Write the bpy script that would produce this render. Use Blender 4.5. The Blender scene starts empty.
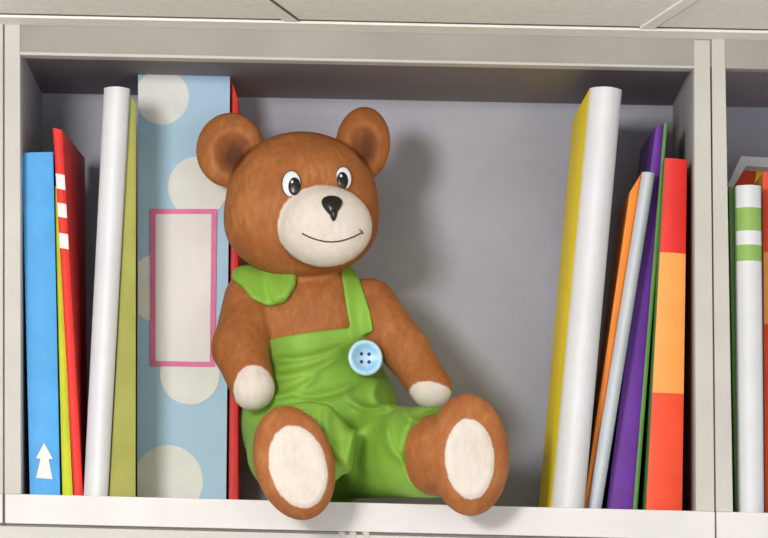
import bpy, bmesh, math, numpy as np
from mathutils import Vector, Matrix
scene=bpy.context.scene
scene.view_settings.view_transform='Standard'
D=3600.0; CX=360.0; HY=758.0; ZB=1.5
def W(px,py,y):
    s=1+y/D
    return np.array([(px-CX)*s, float(y), (HY-py)*s])
def tw(p): return (p[0]/1000,p[1]/1000,p[2]/1000+ZB)
def shelfZ(X): return 264-(X+340)*17/675.0
def lin(c):
    o=[]
    for v in c:
        v=v/255
        o.append(v/12.92 if v<=0.04045 else ((v+0.055)/1.055)**2.4)
    return (*o,1)
# ---------------------------------------------------------------- materials
def mat(name,rgb,rough=0.6,var=0.10,scale=60,bump=0.15,stretch=(1,1,1),spec=0.3):
    m=bpy.data.materials.new(name); m.use_nodes=True
    n=m.node_tree.nodes; l=m.node_tree.links
    b=n['Principled BSDF']; b.inputs['Roughness'].default_value=rough
    b.inputs['Specular IOR Level'].default_value=spec
    tc=n.new('ShaderNodeTexCoord'); mp=n.new('ShaderNodeMapping'); mp.inputs['Scale'].default_value=stretch
    l.new(tc.outputs['Object'],mp.inputs[0])
    t=n.new('ShaderNodeTexNoise'); t.inputs['Scale'].default_value=scale; t.inputs['Detail'].default_value=5
    l.new(mp.outputs[0],t.inputs['Vector'])
    r=n.new('ShaderNodeValToRGB'); c=lin(rgb)
    r.color_ramp.elements[0].position=0.3; r.color_ramp.elements[1].position=0.7
    r.color_ramp.elements[0].color=(*[x*(1-var) for x in c[:3]],1)
    r.color_ramp.elements[1].color=(*[min(1,x*(1+var)) for x in c[:3]],1)
    l.new(t.outputs['Fac'],r.inputs[0]); l.new(r.outputs[0],b.inputs['Base Color'])
    t2=n.new('ShaderNodeTexNoise'); t2.inputs['Scale'].default_value=500; t2.inputs['Detail'].default_value=2
    l.new(tc.outputs['Object'],t2.inputs['Vector'])
    bp=n.new('ShaderNodeBump'); bp.inputs['Strength'].default_value=bump; bp.inputs['Distance'].default_value=0.001
    l.new(t2.outputs['Fac'],bp.inputs['Height']); l.new(bp.outputs[0],b.inputs['Normal'])
    return m
M={}
M['frame']=mat('painted_frame',(196,192,184),.6,.06,12)
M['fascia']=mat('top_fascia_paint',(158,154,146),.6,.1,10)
M['shelf']=mat('shelf_board_paint',(222,218,216),.6,.05,12)
M['back']=mat('back_panel_paint',(176,176,187),.75,.12,7,.3)
M['under']=mat('soffit_shade_paint',(138,131,137),.75,.08,9)  # dark purplish tone puts the shade under the top board into the colour
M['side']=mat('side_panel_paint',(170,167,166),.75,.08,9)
M['gap']=mat('dark_gap',(95,88,82),.8)
M['blue']=mat('blue_cloth',(76,160,222),.5,.08,30)
M['dblue']=mat('deep_blue',(40,110,180),.5)
M['white']=mat('white_cover',(220,220,222),.45,.04,20)
M['grey']=mat('grey_white_cover',(200,204,210),.45,.04,20)
M['pages']=mat('page_paper',(225,215,190),.8,.08,200,stretch=(1,1,.05))
M['red']=mat('red_cover',(222,42,34),.5,.08,30)
M['dred']=mat('dark_red_cover',(190,32,30),.5,.1,30)
M['olive']=mat('olive_cover',(158,158,72),.55,.1,25)
M['lime']=mat('lime_cover',(205,215,40),.55,.08,25)
M['yellow']=mat('yellow_cover',(255,222,30),.5,.06,25)
M['orange']=mat('orange_cover',(236,140,45),.5,.08,25)
M['lorange']=mat('light_orange',(242,160,78),.5,.06,25)
M['rorange']=mat('red_orange',(230,74,38),.5,.08,25)
M['purple']=mat('purple_cover',(112,54,158),.5,.1,25)
M['green']=mat('green_cover',(100,150,70),.5,.08,25)
M['sgreen']=mat('sage_green_band',(142,178,92),.5,.06,25)
M['pale']=mat('pale_blue_box',(172,204,226),.55,.05,14)
M['dot']=mat('cream_dot',(228,228,222),.6,.05,30)
M['pink']=mat('pink_border',(226,120,165),.55,.1,60)
M['label']=mat('label_paper',(232,226,224),.6,.03,20)
M['ceil']=mat('ceiling_tile',(236,235,226),.9,.05,90,.6)
M['tbar']=mat('ceiling_grid_metal',(240,238,232),.5,.03)
M['wall']=mat('wall_paint',(205,202,196),.8,.04,8)
M['floor']=mat('floor_vinyl',(215,208,200),.6,.08,8)
M['black']=mat('black_gloss',(14,13,14),.3,.0,10,0,spec=.5)
M['eyew']=mat('eye_white',(228,230,232),.3,.02,10,0)
M['mouth']=mat('mouth_thread',(95,60,42),.7)
M['btn']=mat('button_blue',(150,206,242),.35,.06,60,.05,spec=.5)
M['btnd']=mat('button_hole_blue',(30,70,140),.5)
M['btnl']=mat('button_light_rim',(188,220,242),.35,.04,60,.05,spec=.5)

def fur():
    m=bpy.data.materials.new('bear_fur'); m.use_nodes=True
    n=m.node_tree.nodes; l=m.node_tree.links; b=n['Principled BSDF']
    b.inputs['Roughness'].default_value=.65; b.inputs['Specular IOR Level'].default_value=.25
    tc=n.new('ShaderNodeTexCoord'); mp=n.new('ShaderNodeMapping'); mp.inputs['Scale'].default_value=(1,1,.45); mp.inputs['Rotation'].default_value=(0,.6,0)
    l.new(tc.outputs['Object'],mp.inputs[0])
    t=n.new('ShaderNodeTexNoise'); t.inputs['Scale'].default_value=150; t.inputs['Detail'].default_value=4; t.inputs['Roughness'].default_value=.6; t.inputs['Distortion'].default_value=.5
    l.new(mp.outputs[0],t.inputs['Vector'])
    t3=n.new('ShaderNodeTexNoise'); t3.inputs['Scale'].default_value=20; t3.inputs['Detail'].default_value=2
    l.new(tc.outputs['Object'],t3.inputs['Vector'])
    ad=n.new('ShaderNodeMath'); ad.operation='ADD'; l.new(t.outputs['Fac'],ad.inputs[0]); l.new(t3.outputs['Fac'],ad.inputs[1])
    hf=n.new('ShaderNodeMath'); hf.operation='MULTIPLY'; hf.inputs[1].default_value=.5; l.new(ad.outputs[0],hf.inputs[0])
    r=n.new('ShaderNodeValToRGB'); e=r.color_ramp.elements
    e[0].position=.25; e[0].color=lin((136,78,38)); e[1].position=.75; e[1].color=lin((190,126,76))
    k=e.new(.5); k.color=lin((162,98,52))
    l.new(hf.outputs[0],r.inputs[0])
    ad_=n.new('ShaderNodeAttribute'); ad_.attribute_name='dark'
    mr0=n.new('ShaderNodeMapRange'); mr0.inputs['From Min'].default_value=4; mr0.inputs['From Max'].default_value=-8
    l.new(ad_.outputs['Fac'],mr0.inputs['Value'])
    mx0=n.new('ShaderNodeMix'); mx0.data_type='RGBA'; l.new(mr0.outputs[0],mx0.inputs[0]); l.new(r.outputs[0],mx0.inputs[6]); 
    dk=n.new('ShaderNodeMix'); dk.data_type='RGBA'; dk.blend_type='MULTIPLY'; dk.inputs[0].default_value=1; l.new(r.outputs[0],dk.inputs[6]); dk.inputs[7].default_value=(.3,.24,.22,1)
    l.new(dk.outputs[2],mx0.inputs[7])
    a=n.new('ShaderNodeAttribute'); a.attribute_name='cream'
    nm=n.new('ShaderNodeMath'); nm.operation='MULTIPLY_ADD'; nm.inputs[1].default_value=5; nm.inputs[2].default_value=-2.5; l.new(t.outputs['Fac'],nm.inputs[0])
    s=n.new('ShaderNodeMath'); s.operation='ADD'; l.new(a.outputs['Fac'],s.inputs[0]); l.new(nm.outputs[0],s.inputs[1])
    mr=n.new('ShaderNodeMapRange'); mr.inputs['From Min'].default_value=.9; mr.inputs['From Max'].default_value=-.9
    l.new(s.outputs[0],mr.inputs['Value'])
    rc=n.new('ShaderNodeValToRGB'); rc.color_ramp.elements[0].position=.3; rc.color_ramp.elements[0].color=lin((208,194,180)); rc.color_ramp.elements[1].position=.65; rc.color_ramp.elements[1].color=lin((228,218,208))
    l.new(hf.outputs[0],rc.inputs[0])
    mx=n.new('ShaderNodeMix'); mx.data_type='RGBA'; l.new(mr.outputs[0],mx.inputs[0]); l.new(mx0.outputs[2],mx.inputs[6]); l.new(rc.outputs[0],mx.inputs[7])
    l.new(mx.outputs[2],b.inputs['Base Color'])
    bp=n.new('ShaderNodeBump'); bp.inputs['Strength'].default_value=.1; bp.inputs['Distance'].default_value=.002
    l.new(t.outputs['Fac'],bp.inputs['Height']); l.new(bp.outputs[0],b.inputs['Normal'])
    return m
M['fur']=fur()
M['cloth']=mat('green_overall_cloth',(128,172,62),.55,.22,20,.2,stretch=(1,1,.4),spec=.3)  # broad stretched noise adds painted fold lights and darks to the green

# ---------------------------------------------------------------- helpers
def link(o,parent=None):
    scene.collection.objects.link(o)
    if parent: o.parent=parent
    return o
def empty(name,loc=(0,0,0)):
    e=bpy.data.objects.new(name,None); e.empty_display_size=.05; return link(e)
def mesh(name,verts,faces,mats,idx=None,parent=None,smooth=False):
    me=bpy.data.meshes.new(name); me.from_pydata([tuple(v) for v in verts],[],faces)
    for m in (mats if isinstance(mats,list) else [mats]): me.materials.append(m)
    if idx: me.polygons.foreach_set('material_index',idx)
    if smooth: me.polygons.foreach_set('use_smooth',[True]*len(me.polygons))
    bm=bmesh.new(); bm.from_mesh(me); bmesh.ops.recalc_face_normals(bm,faces=bm.faces); bm.to_mesh(me); bm.free()
    me.update()
    return link(bpy.data.objects.new(name,me),parent)
def prism(name,poly,y0,y1,m,parent=None,bev=0,yref=None):
    """polygon given at depth yref, extruded straight back from y0 to y1"""
    yr=y0 if yref is None else yref
    pts=[W(a,b,yr) for a,b in poly]; n=len(pts)
    v=[tw((p[0],y0,p[2])) for p in pts]+[tw((p[0],y1,p[2])) for p in pts]
    f=[list(range(n)),list(range(2*n-1,n-1,-1))]+[[i,(i+1)%n,(i+1)%n+n,i+n] for i in range(n)]
    o=mesh(name,v,f,m,parent=parent)
    if bev:
        bm_=o.modifiers.new('bevel','BEVEL'); bm_.width=bev/1000; bm_.segments=3; bm_.limit_method='ANGLE'
    return o
def book(name,TL,TR,BR,BL,y0,depth,bulge,sp,lc,rc,bands=(),dxb=0,dxt=0,c=1.6,seg=14):
    root=empty(name)
    tl,tr,br,bl=[W(p[0],p[1],y0) for p in (TL,TR,BR,BL)]
    bl[2]=shelfZ(bl[0])+.2; br[2]=shelfZ(br[0])+.2
    mats=[sp,lc,rc]+[b[2] for b in bands]
    ts=sorted(set([0.0,1.0]+[i/8 for i in range(1,8)]+[b[0] for b in bands]+[b[1] for b in bands]))
    prof_o=[(0,depth)]+[(i/seg,-bulge*math.sin(math.pi*i/seg)**.8 if 0<i<seg else 0) for i in range(seg+1)]+[(1,depth)]
    def sect(t,inner):
        L=bl+(tl-bl)*t; R=br+(tr-br)*t; w=np.linalg.norm(R-L); dx=dxb+(dxt-dxb)*t
        cf=min(.3,c/w); out=[]
        for k,(u,v) in enumerate(prof_o):
            if inner:
                u2=cf+u*(1-2*cf); v2=v if (k in(0,len(prof_o)-1)) else v+c
            else: u2,v2=u,v
            p=L+(R-L)*u2; p=p+np.array([dx*v2/depth,v2,0]); out.append(p)
        return out
    V=[];F=[];I=[]; n=len(prof_o)
    for t in ts: V+= [tw(p) for p in sect(t,False)]+[tw(p) for p in sect(t,True)]
    for r in range(len(ts)-1):
        tm=(ts[r]+ts[r+1])/2
        for i in range(n-1):
            a=r*2*n+i; b_=a+1; c_=b_+2*n; d=a+2*n
            mi=1 if i==0 else (2 if i==n-2 else 0)
            if mi==0:
                for q,bb in enumerate(bands):
                    if bb[0]<tm<bb[1]: mi=3+q
            F.append([a,b_,c_,d]); I.append(mi)
            F.append([a+n,b_+n,c_+n,d+n]); I.append(mi)
        for i in (0,n-1):
            a=r*2*n+i; F.append([a,a+n,a+3*n,a+2*n]); I.append(1 if i==0 else 2)
    for r in (0,len(ts)-1):
        for i in range(n-1):
            a=r*2*n+i; F.append([a,a+1,a+1+n,a+n]); I.append(1 if i==0 else (2 if i==n-2 else 0))
    o=mesh('cover',V,F,mats,I,root,smooth=True)
    o.data.set_sharp_from_angle(angle=math.radians(40))
    V=[];F=[]
    tp=[.012]+[t for t in ts if .02<t<.98]+[.988]
    for t in tp:
        L=bl+(tl-bl)*t; R=br+(tr-br)*t; w=np.linalg.norm(R-L); dx=dxb+(dxt-dxb)*t; cf=min(.34,(c+.15)/w)
        for u,v in ((cf,c+1),(1-cf,c+1),(1-cf,depth-4),(cf,depth-4)):
            p=L+(R-L)*u+np.array([dx*v/depth,v,0]); V.append(tw(p))
    for r in range(len(tp)-1):
        for k in range(4): F.append([r*4+k,r*4+(k+1)%4,r*4+4+(k+1)%4,r*4+4+k])
    e=len(V)-4; F+=[[0,1,2,3],[e,e+1,e+2,e+3]]
    mesh('pages',V,F,M['pages'],parent=root)
    return root

# ---------------------------------------------------------------- shelf unit
sh=empty('bookshelf')
prism('bottom_board',[(-60,492),(3,493.6),(712,511.4),(900,516.1),(900,545),(712,540),(3,523),(-60,521)],0,246.5,M['shelf'],sh,.8)
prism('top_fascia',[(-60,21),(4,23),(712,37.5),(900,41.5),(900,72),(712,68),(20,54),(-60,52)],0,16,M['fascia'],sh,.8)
prism('fascia_lip',[(20,51.5),(695,65.5),(695,68.3),(20,54.8)],-1,17,M['frame'],sh,.6)
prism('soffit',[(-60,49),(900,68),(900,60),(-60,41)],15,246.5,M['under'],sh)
def post(name,poly):
    prism(name,poly,-1.5,14,M['frame'],sh,.8)
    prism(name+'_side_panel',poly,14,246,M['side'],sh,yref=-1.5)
post('post_a',[(4.5,24),(20,24.5),(21,494),(4.5,493.8)])
post('post_b',[(694,40),(710,40),(714.5,511.5),(696,511)])
prism('post_c',[(711.5,39),(725,39),(733,512),(716,511.6)],-1.2,246,M['frame'],sh,.8)
prism('post_d',[(-30,23),(3,23.5),(3,494),(-30,493)],-1.2,246,M['frame'],sh,.8)
prism('gap_trim',[(711,37),(712,37),(716.5,545),(715,545)],-.6,3,M['gap'],sh)
prism('gap_trim_side',[(2.5,23),(5,23),(5,525),(2.5,525)],-.4,3,M['gap'],sh)
v=[tw((-500,247,150)),tw((650,247,150)),tw((650,247,790)),tw((-500,247,790)),tw((-500,252,150)),tw((650,252,150)),tw((650,252,790)),tw((-500,252,790))]
mesh('back_panel',v,[[0,1,2,3],[4,5,6,7],[0,1,5,4],[1,2,6,5],[2,3,7,6],[3,0,4,7]],M['back'],parent=sh)
prism('lower_fascia',[(-60,524.5),(900,548.5),(900,760),(-60,740)],4,20,M['wall'],sh)
for i,a in enumerate((338,349,362)):
    prism('hinge_mark_%d'%i,[(a,531.5),(a+7,531.7),(a+8,540),(a+3,540)],2.5,5,M['frame'],sh,.5)

# room shell
def box(name,x0,x1,y0,y1,z0,z1,m,parent=None):
    v=[(x,y,z) for z in (z0,z1) for x,y in ((x0,y0),(x1,y0),(x1,y1),(x0,y1))]
    return mesh(name,v,[[0,1,2,3],[4,5,6,7],[0,1,5,4],[1,2,6,5],[2,3,7,6],[3,0,4,7]],m,parent=parent)
box('wall_back',-2.5,2.5,.27,.33,0,2.45,M['wall'])
box('floor',-2.5,2.5,-4.2,.33,-.05,0,M['floor'])
def ceil_plane(name,x0,x1,y0,y1,m,dz=0,th=12,parent=None,skew=0):
    z=lambda X:736.5-(X+360)*14.8/710-dz
    q=[(x0+skew,y0),(x1+skew,y0),(x1,y1),(x0,y1)]
    v=[tw((x,y,z(x))) for x,y in q]+[tw((x,y,z(x)+th)) for x,y in q]
    return mesh(name,v,[[0,1,2,3],[4,5,6,7],[0,1,5,4],[1,2,6,5],[2,3,7,6],[3,0,4,7]],m,parent=parent)
ceil_plane('ceiling',-2500,2500,-4200,330,M['ceil'])
ceil_plane('trim_1',-2500,2500,-36,-.5,M['tbar'],3,4)
ceil_plane('trim_2',-2500,2500,-41,-37,M['gap'],.6,1.5)
for i,(x,sk) in enumerate(((-68,-30),(283,25))):
    ceil_plane('trim_%d'%(3+2*i),x-7,x+7,-700,-37,M['tbar'],2,2.5,skew=sk*6)
    ceil_plane('trim_%d'%(4+2*i),x+7.2,x+9.2,-700,-37,M['gap'],1,1.5,skew=sk*6)

# ---------------------------------------------------------------- books, left
b=book('book',(22,153),(53,152),(60,493),(30,493),22,175,1.5,M['blue'],M['dblue'],M['dblue'],dxb=-2,dxt=-2)
pr=prism('arrow_emblem',[(44,443),(53,459),(48.5,459),(52.5,479),(36,478),(40.5,459),(36,458)],19.4,20.6,M['dot'],b)
book('book',(54.5,186),(58,187),(73,494),(62.5,494),30,160,.6,M['lime'],M['olive'],M['lime'],dxb=-9,dxt=-2)
h=lambda py:(494-py)/(494-128.0)
book('book',(53,128),(62,130),(83,494),(74,494),24,170,1,M['red'],M['dred'],M['red'],
     bands=[(h(247),h(232),M['label']),(h(216),h(202),M['label']),(h(188),h(173),M['label'])],dxb=-8,dxt=10)
book('book',(104,88),(130,89),(108,495),(83.5,495),20,100,11,M['white'],M['grey'],M['white'],dxb=-8,dxt=-7)
book('book',(130.5,96),(136,104),(135.5,495),(109,495),26,98,.8,M['olive'],M['olive'],M['olive'],dxb=-7,dxt=-7)
# polka-dot box file
bx=book('polka_dot_box_file',(138,73),(230,75),(226,498),(137,497),130,108,.5,M['pale'],M['pale'],M['red'],dxb=0,dxt=0,c=2.4,seg=6)
def clip(poly,quad):
    out=poly
    for i in range(len(quad)):
        a=quad[i]; b_=quad[(i+1)%len(quad)]; res=[]
        ins=lambda p:(b_[0]-a[0])*(p[1]-a[1])-(b_[1]-a[1])*(p[0]-a[0])>=0
        for j in range(len(out)):
            p=out[j]; q=out[(j+1)%len(out)]; ip,iq=ins(p),ins(q)
            if ip: res.append(p)
            if ip!=iq:
                fp=(b_[0]-a[0])*(p[1]-a[1])-(b_[1]-a[1])*(p[0]-a[0]); fq=(b_[0]-a[0])*(q[1]-a[1])-(b_[1]-a[1])*(q[0]-a[0])
                t=fp/(fp-fq); res.append((p[0]+(q[0]-p[0])*t,p[1]+(q[1]-p[1])*t))
        out=res
    return out
quad=[(138.3,73.5),(229.5,75.5),(225.7,510),(137.3,510)]
for i,(cx,cy,r) in enumerate(((162,97,27),(198,187,30),(160,288,34),(190,374,30),(168,481,35))):
    c=[(cx+r*math.cos(a*math.pi/32),cy+r*1.02*math.sin(a*math.pi/32)) for a in range(64)]
    prism('dot_%d'%i,clip(c,quad),128.7,129.4,M['dot'],bx)
prism('label_border',[(150,209),(217,209),(215,367),(150,366)],127.8,128.6,M['pink'],bx)
prism('label',[(155.5,214),(211.5,214),(209.8,362),(155.5,361)],127.2,127.7,M['label'],bx)
book('book',(231.5,80),(238,100),(238,497),(228.5,497),140,98,.5,M['red'],M['red'],M['red'])

# ---------------------------------------------------------------- books, right
book('book',(590,88),(622,90),(584,503),(551,503),20,175,13,M['white'],M['yellow'],M['grey'],dxb=-5,dxt=-7)
book('book',(642,172),(655,174),(601,507),(587,507),40,150,6,M['grey'],M['orange'],M['grey'],dxb=3,dxt=-3)
book('book',(630,192),(641,174),(586.5,507),(583,507),44,120,.5,M['orange'],M['orange'],M['orange'],dxb=3,dxt=-2,c=1)
book('book',(656,126),(663.5,124),(632,507),(606,507),60,140,.8,M['purple'],M['purple'],M['purple'],dxb=2,dxt=-5)
book('book',(664,124),(667.5,122),(637,507),(632.5,507),50,150,.6,M['green'],M['purple'],M['green'],dxb=2,dxt=-5,c=1)
hr=lambda py:(510-py)/(510-158.0)
book('book',(665,158),(687,160),(682,510),(646,510),18,180,2,M['rorange'],M['green'],M['rorange'],
     bands=[(hr(392),hr(252),M['lorange']),(hr(252),1.0,M['red'])])
# right-hand cell
book('book',(729,188),(734.5,188),(738,511),(735.5,511),30,160,.5,M['green'],M['green'],M['green'])
h2=lambda py:(511-py)/(511-186.0)
book('book',(735.5,186),(761,186),(764,511),(738.5,511),20,150,8,M['white'],M['grey'],M['white'],
     bands=[(h2(231),h2(208),M['sgreen']),(h2(261),h2(245),M['sgreen'])])
book('book',(763,172),(776,172),(780,511),(765.5,511),40,130,1,M['rorange'],M['orange'],M['red'],bands=[(h2(330),h2(262),M['lorange'])])
book('book',(777,170),(797,172),(801,511),(781,511),30,130,3,M['blue'],M['blue'],M['blue'])
fo=empty('folded_booklet')
prism('booklet_back_cover',[(733,192),(742,168),(800,170),(800,192)],182,236,M['rorange'],fo,.4)
prism('booklet_stripe',[(753,192),(757,169),(763,169),(762,192)],181,182,M['yellow'],fo)
prism('booklet_flap',[(727,187),(741,156),(800,159),(800,169),(746,166),(733,188)],150,180,M['white'],fo,.4)

# ---------------------------------------------------------------- SDF modelling
def ell(P,c,r,ang=0,yaw=0):
    x=P[0]-c[0]; y=P[1]-c[1]; z=P[2]-c[2]
    if yaw: ca,sa=math.cos(yaw),math.sin(yaw); x,y=ca*x+sa*y,-sa*x+ca*y
    if ang: ca,sa=math.cos(ang),math.sin(ang); x,z=ca*x+sa*z,-sa*x+ca*z
    k0=np.sqrt((x/r[0])**2+(y/r[1])**2+(z/r[2])**2)
    k1=np.sqrt((x/r[0]**2)**2+(y/r[1]**2)**2+(z/r[2]**2)**2)+1e-9
    return k0*(k0-1)/k1
def cone(P,a,b,ra,rb):
    ab=b-a; L=float(ab@ab)
    t=np.clip(((P[0]-a[0])*ab[0]+(P[1]-a[1])*ab[1]+(P[2]-a[2])*ab[2])/L,0,1)
    return np.sqrt((P[0]-a[0]-t*ab[0])**2+(P[1]-a[1]-t*ab[1])**2+(P[2]-a[2]-t*ab[2])**2)-(ra+(rb-ra)*t)
def smin(a,b,k):
    h=np.clip(.5+.5*(b-a)/k,0,1); return b+(a-b)*h-k*h*(1-h)
def smax(a,b,k): return -smin(-a,-b,k)
def poly2(P,pts,yr):
    q=[W(a,b,yr) for a,b in pts]; q=[(p[0],p[2]) for p in q]
    X,Z=P[0],P[2]; d=None; s=1.0; n=len(q)
    X,Z=np.broadcast_arrays(X,Z)
    d=(X-q[0][0])**2+(Z-q[0][1])**2; s=np.ones_like(d); j=n-1
    for i in range(n):
        ex,ez=q[j][0]-q[i][0],q[j][1]-q[i][1]; wx,wz=X-q[i][0],Z-q[i][1]
        t=np.clip((wx*ex+wz*ez)/(ex*ex+ez*ez),0,1)
        d=np.minimum(d,(wx-ex*t)**2+(wz-ez*t)**2)
        c1=Z>=q[i][1]; c2=Z<q[j][1]; c3=ex*wz>ez*wx
        fl=(c1&c2&c3)|(~c1&~c2&~c3); s=np.where(fl,-s,s); j=i
    return s*np.sqrt(d)
def head(P):
    d=ell(P,W(302,199,75),(77,66,68))
    d=smin(d,ell(P,W(301,224,70),(78,62,55)),14)
    d=smin(d,ell(P,W(325,226.5,22),(48,38,41)),5)
    e1=ell(P,W(230,150,82),(35,17,38),yaw=-.15); e1=smax(e1,-ell(P,W(231,152,60),(23,16,25)),5)
    e2=ell(P,W(363,144,82),(28,17,38),ang=-.1,yaw=.15); e2=smax(e2,-ell(P,W(364,146,60),(17,16,25)),5)
    return smin(smin(d,e1,4),e2,4)
def torso(P):
    return smin(ell(P,W(321,422,112),(78,80,84)),ell(P,W(312,322,108),(66,54,64)),26)
def arms(P):
    a=smin(cone(P,W(252,300,98),W(240,348,66),29,28),cone(P,W(240,348,66),W(253,388,34),28,22.5),6)
    b=smin(cone(P,W(370,306,98),W(407,352,66),28,23.5),cone(P,W(407,352,66),W(431,388,34),23.5,21),6)
    return np.minimum(a,b)
def shelfclip(P,d): return smax(d,(264-(P[0]+340)*17/675.0)+.3-P[2],3)
LF=W(294,463,-78); RF=W(469,455,-58)
def feet(P):
    f1=ell(P,LF,(39,33,57),ang=.28); f1=smax(f1,-100-P[1],8)
    l1=cone(P,W(300,450,20),W(296,455,-60),36,33)
    f2=ell(P,RF,(40,30,60),ang=.05,yaw=.18); f2=smax(f2,-(P[1]+80-(P[0]-RF[0])*.15),8)
    l2=cone(P,W(400,455,20),W(444,455,-38),37,41)
    return np.minimum(smin(f1,l1,5),smin(f2,l2,2.5))
def solef(P):
    s1=ell(P,W(298.5,467,-104),(28.5,26,42),ang=.26); s2=ell(P,W(471.5,459,-90),(27,26,44),ang=.05)
    return np.minimum(s1,s2)
def creamf(P):
    m=ell(P,W(325,226,8),(48,44,41))
    m=np.maximum(m,P[1]-26)
    h1=ell(P,W(254,390,22),(21,34,25)); h2=ell(P,W(434,398,20),(28,40,15),ang=-.25)
    return np.minimum(np.minimum(m,solef(P)),np.minimum(h1,h2))
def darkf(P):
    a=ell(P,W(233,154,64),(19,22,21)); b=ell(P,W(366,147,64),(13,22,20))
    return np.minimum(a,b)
def body(P):
    d=smin(head(P),smin(torso(P),arms(P),7),7)
    d=shelfclip(P,d)
    d=smin(d,feet(P),4)
    return d-1.6*np.clip(-solef(P)/4,0,1)
FOLDS=[((266,358),(352,340),6,5),((262,378),(345,352),7,6),((290,396),(362,380),6,5),((256,398),(320,374),6,5),
       ((378,378),(386,410),4,5),((328,410),(345,472),6.5,6),((366,425),(350,485),6.5,6),((345,398),(398,408),6,5),((388,425),(404,472),6,5),((315,422),(335,455),6,5),((400,412),(430,432),6,5),((275,408),(318,420),5,5)]
def folds(P):
    g=0
    for a,b_,amp,w in FOLDS:
        A=W(*a,40); B=W(*b_,40); ex,ez=B[0]-A[0],B[2]-A[2]; wx,wz=P[0]-A[0],P[2]-A[2]
        L=math.hypot(ex,ez)
        t=(wx*ex+wz*ez)/(L*L); bow=8*np.sin(math.pi*np.clip(t,0,1))
        dd=(wx*-ez+wz*ex)/L+bow
        g=g+amp*np.exp(-(dd/w)**2)*np.exp(-np.clip(np.abs(t-.5)-.28,0,None)**2/.03)
    return g
def overalls(P):
    g=folds(P)-1
    cb=smin(torso(P),arms(P),7)
    tor=smax(torso(P)-5,P[2]-(W(300,333,60)[2]+(P[0]+60)*.13),3)
    tor=shelfclip(P,tor)
    l1=cone(P,W(292,452,70),W(308,446,-30),47,45); l1=smax(l1,-54-P[1]+(P[2]-300)*.12,4)
    A=W(433,456,-28); dr=np.array([.66,-.75])
    l2=cone(P,W(362,453,70),W(440,452,-30),47,46); l2=smax(l2,(P[0]-A[0])*dr[0]+(P[1]-A[1])*dr[1]-(P[2]-A[2])*.05,4)
    d=smin(smin(tor,l1,10),l2,10)-g
    d=shelfclip(P,d)
    st=smax(cb-4.5,poly2(P,[(342,264),(353,262),(368,312),(371,330),(354,336),(349,312)],60)-2,2.5)
    fl=smax(cb-8,poly2(P,[(240,270),(262,269),(288,272),(287,286),(280,297),(269,299),(258,294),(249,282),(240,274)],75)-9,5)
    fl2=smax(cb-11.5,poly2(P,[(270,270),(290,272),(289,284),(283,295),(276,298)],75)-7,6)
    fl=smin(fl,fl2,2)
    return np.minimum(smin(d,st,4),fl)
def nets(fn,lo,hi,h):
    ax=[np.arange(lo[i],hi[i]+h,h,dtype=np.float32) for i in range(3)]
    P=(ax[0][:,None,None],ax[1][None,:,None],ax[2][None,None,:])
    F=np.asarray(fn(P),dtype=np.float32)
    F=np.broadcast_to(F,(len(ax[0]),len(ax[1]),len(ax[2]))).copy(); F[F==0]=1e-5
    S=F<0; n=F.shape
    cs=tuple(k-1 for k in n); acc=np.zeros(cs+(3,),np.float32); cnt=np.zeros(cs,np.float32)
    sl=lambda o,ax_:slice(o,n[ax_]-1+o)
    for a in range(3):
        b_,c_=[k for k in range(3) if k!=a]
        for ob in (0,1):
            for oc in (0,1):
                o0=[0,0,0]; o0[b_]=ob; o0[c_]=oc; o1=list(o0); o1[a]=1
                f0=F[tuple(sl(o0[k],k) for k in range(3))]; f1=F[tuple(sl(o1[k],k) for k in range(3))]
                cr=(f0<0)!=(f1<0); idx=np.nonzero(cr)
                t=f0[idx]/(f0[idx]-f1[idx]); add=np.zeros((len(t),3),np.float32)
                add[:,a]=t; add[:,b_]=ob; add[:,c_]=oc
                acc[idx]+=add; cnt[idx]+=1
    act=cnt>0; ids=-np.ones(cs,np.int64); ids[act]=np.arange(act.sum())
    cell=np.argwhere(act); V=(cell+acc[act]/cnt[act][:,None])*h+np.array([a[0] for a in ax])
    Q=[]
    for a in range(3):
        b_,c_=(a+1)%3,(a+2)%3
        s0=[slice(None)]*3; s1=[slice(None)]*3; s0[a]=slice(0,-1); s1[a]=slice(1,None)
        A_=S[tuple(s0)]; B_=S[tuple(s1)]
        e=np.argwhere(A_!=B_); e=e[(e[:,b_]>0)&(e[:,c_]>0)&(e[:,b_]<n[b_]-1)&(e[:,c_]<n[c_]-1)]
        ins=A_[tuple(e.T)]
        def g(db,dc):
            q=e.copy(); q[:,b_]-=db; q[:,c_]-=dc; return ids[tuple(q.T)]
        q=np.stack([g(1,1),g(0,1),g(0,0),g(1,0)],1)
        q[~ins]=q[~ins][:,::-1]; Q.append(q)
    return V,np.concatenate(Q)
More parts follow.
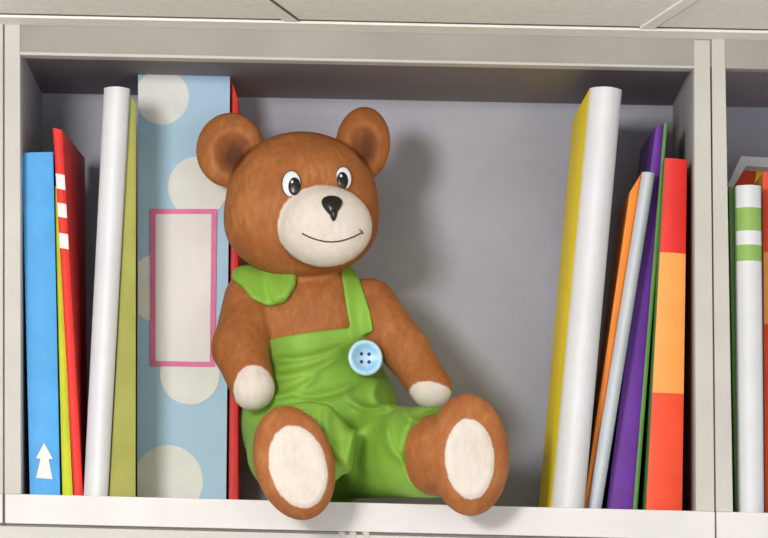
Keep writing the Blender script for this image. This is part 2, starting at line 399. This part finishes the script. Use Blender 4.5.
def sdf_obj(name,fn,lo,hi,h,m,parent,attrs={}):
    V,Q=nets(fn,lo,hi,h)
    for _ in range(2):
        P=(V[:,0],V[:,1],V[:,2]); d=fn(P); e=.5; G=np.stack([fn((P[0]+e,P[1],P[2]))-fn((P[0]-e,P[1],P[2])),fn((P[0],P[1]+e,P[2]))-fn((P[0],P[1]-e,P[2])),fn((P[0],P[1],P[2]+e))-fn((P[0],P[1],P[2]-e))],1)
        gl=np.linalg.norm(G,axis=1,keepdims=True)+1e-6
        V=V-G/gl*np.clip(d,-1,1)[:,None]*.7
    me=bpy.data.meshes.new(name)
    vv=V/1000; vv[:,2]+=ZB
    me.vertices.add(len(vv)); me.vertices.foreach_set('co',vv.astype(np.float32).ravel())
    me.loops.add(Q.size); me.loops.foreach_set('vertex_index',Q.astype(np.int32).ravel())
    me.polygons.add(len(Q)); me.polygons.foreach_set('loop_start',np.arange(0,Q.size,4,dtype=np.int32)); me.polygons.foreach_set('loop_total',np.full(len(Q),4,np.int32))
    me.update(calc_edges=True); me.validate()
    me.polygons.foreach_set('use_smooth',[True]*len(me.polygons))
    for k,f in attrs.items():
        a=me.attributes.new(k,'FLOAT','POINT'); a.data.foreach_set('value',np.asarray(f((V[:,0],V[:,1],V[:,2])),dtype=np.float32))
    me.materials.append(m)
    return link(bpy.data.objects.new(name,me),parent)
bear=empty('teddy_bear')
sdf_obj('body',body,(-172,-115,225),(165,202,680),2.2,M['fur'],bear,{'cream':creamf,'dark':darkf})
sdf_obj('overalls',overalls,(-145,-80,245),(140,212,515),1.8,M['cloth'],bear)

def hit(px,py,fn=body,y0=-140):
    y=float(y0)
    for _ in range(300):
        p=W(px,py,y); d=float(fn((p[0],p[1],p[2])))
        if d<.02: break
        y+=max(d*.6,.02)
    p=W(px,py,y); e=.8
    g=np.array([float(fn((p[0]+(k==0)*e,p[1]+(k==1)*e,p[2]+(k==2)*e))-fn((p[0]-(k==0)*e,p[1]-(k==1)*e,p[2]-(k==2)*e))) for k in range(3)])
    return p,g/np.linalg.norm(g)
def ball(name,p,nrm,r,m,taper=0,rot=0,parent=bear):
    """flattened ellipsoid lying on the surface; r=(wide,high,thick)"""
    bm=bmesh.new(); bmesh.ops.create_uvsphere(bm,u_segments=40,v_segments=24,radius=1)
    z=Vector(nrm); up=Vector((0,0,1)); x=up.cross(z).normalized(); y=z.cross(x)
    R=Matrix((x,y,z)).transposed().to_4x4()@Matrix.Rotation(rot,4,'Z')
    for v in bm.verts:
        c=v.co.copy(); f=1+taper*c.y
        v.co=Vector((c.x*r[0]*f,c.y*r[1],c.z*r[2]))
    bm.transform(R)
    for v in bm.verts: v.co=Vector(tw(np.array(v.co)+p))
    me=bpy.data.meshes.new(name); bm.to_mesh(me); bm.free(); me.materials.append(m)
    me.polygons.foreach_set('use_smooth',[True]*len(me.polygons))
    return link(bpy.data.objects.new(name,me),parent)
for i,(ex,ey,rx,rz,px_,py_,pr) in enumerate(((291.5,184,9.3,13.2,294.5,187,6.8),(343.5,178.5,8.2,11.8,342,181,6.4))):
    p,nv=hit(ex,ey); nv=(nv+np.array([0,-1.2,0])); nv/=np.linalg.norm(nv)
    ball('eye_rim_%d'%i,p-nv*.4,nv,(rx+1,rz+1,2.6),M['mouth'])
    ball('eye_white_%d'%i,p,nv,(rx,rz,3.5),M['eyew'])
    p2,_=hit(px_,py_); ball('pupil_%d'%i,p2+nv*2.6,nv,(pr*.9,pr*1.35,2.2),M['black'])
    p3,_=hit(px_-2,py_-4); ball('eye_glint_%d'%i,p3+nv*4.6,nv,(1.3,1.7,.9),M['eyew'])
p,nv=hit(332,206); nv=nv+np.array([0,-.5,0]); nv/=np.linalg.norm(nv); ball('nose',p,nv,(9.5,11,6),M['black'],taper=.5)
p,nv=hit(333.5,213); nv=nv+np.array([0,-.5,0]); nv/=np.linalg.norm(nv); ball('nose_tip',p,nv,(4.2,8.5,5),M['black'],taper=.3)
def tube(name,pts,r,m,fn=body,off=0.2):
    cu=bpy.data.curves.new(name,'CURVE'); cu.dimensions='3D'; cu.bevel_depth=r/1000; cu.bevel_resolution=3; cu.use_fill_caps=True
    s=cu.splines.new('POLY'); q=[]
    for k in range(len(pts)-1):
        for t in np.linspace(0,1,8,endpoint=False): q.append((pts[k][0]+(pts[k+1][0]-pts[k][0])*t,pts[k][1]+(pts[k+1][1]-pts[k][1])*t))
    q.append(pts[-1]); s.points.add(len(q)-1)
    for i,a in enumerate(q):
        p,nv=hit(a[0],a[1],fn); s.points[i].co=(*tw(p+nv*off),1)
    cu.materials.append(m); return link(bpy.data.objects.new(name,cu),bear)
mp=[(302+ t*60, 233.5+9*math.sin(math.pi*t)**.9 - 1*t) for t in np.linspace(0,1,9)]
tube('mouth',mp,.8,M['mouth'],off=0)
tube('mouth_corner_b',[(359.5,229.5),(362,231.5),(363,234)],.7,M['mouth'],off=0)

# button
both=lambda P: np.minimum(overalls(P),body(P))
p,nv=hit(365,358,both); nv=np.array([.3,-.95,.02]); nv/=np.linalg.norm(nv)
def lathe(name,prof,p,nv,m,seg=48,parent=bear):
    z=Vector(nv); x=Vector((0,0,1)).cross(z).normalized(); y=z.cross(x)
    V=[];F=[]
    for r,hh in prof:
        for k in range(seg):
            a=2*math.pi*k/seg; q=np.array(x)*r*math.cos(a)+np.array(y)*r*math.sin(a)+np.array(z)*hh+p; V.append(tw(q))
    n=len(prof)
    for i in range(n-1):
        for k in range(seg): F.append([i*seg+k,i*seg+(k+1)%seg,(i+1)*seg+(k+1)%seg,(i+1)*seg+k])
    F.append(list(range(seg))); F.append([(n-1)*seg+k for k in range(seg)])
    return mesh(name,V,F,m,parent=parent,smooth=True)
x_=np.array(Vector((0,0,1)).cross(Vector(nv)).normalized()); y_=np.array(Vector(nv).cross(Vector(x_)))
off=0
while off<40:
    if min(float(both(tuple(p+nv*off+x_*17.5*math.cos(a)+y_*17.5*math.sin(a)))) for a in np.linspace(0,6.28,24))>0: break
    off+=.5
pb=W(365,358,(p+nv*off)[1])
lathe('button',[(10,-14),(16.5,-4),(18,0),(18,2),(12.6,2.2),(11.5,.6),(4,.3),(.5,.3)],pb,nv,M['btn'])
lathe('button_rim',[(18.2,.4),(18.2,2.2),(16.8,3.4),(14.6,3.4),(13.6,2.0),(13.6,.5)],pb,nv,M['btnl'])
for i,(a,c) in enumerate(((-4,4),(4,4),(-4,-4),(4,-4))):
    lathe('button_hole_%d'%i,[(1.8,-.5),(1.8,1.0),(1.2,1.2)],pb+x_*a+y_*c,nv,M['btnd'],16)

# ---------------------------------------------------------------- camera & light
cam=bpy.data.cameras.new('camera'); co=bpy.data.objects.new('camera',cam); link(co)
co.location=(0,-3.6,1.5); co.rotation_euler=(math.pi/2,0,0)
cam.sensor_width=36; cam.lens=36*3.6/.768; cam.shift_x=(384-CX)/768; cam.shift_y=(HY-269)/768
cam.clip_start=.05; scene.camera=co
def area(name,loc,tgt,size,e,col):
    L=bpy.data.lights.new(name,'AREA'); L.shape='DISK'; L.size=size; L.energy=e; L.color=col
    o=bpy.data.objects.new(name,L); link(o); o.location=loc
    o.rotation_euler=(Vector(tgt)-Vector(loc)).to_track_quat('-Z','Y').to_euler()
area('ceiling_light_key',(-.72,-2.2,2.12),(0,.1,1.95),.42,37,(1,.98,.95))
area('added_fill_light',(1.1,-2.3,1.7),(.1,.1,1.95),1.0,6,(.92,.96,1))  # added fill lamp with no fixture, lifts the shade from low right
w=bpy.data.worlds.new('world'); scene.world=w; w.use_nodes=True
w.node_tree.nodes['Background'].inputs[0].default_value=(.95,.96,1,1)
w.node_tree.nodes['Background'].inputs[1].default_value=.8
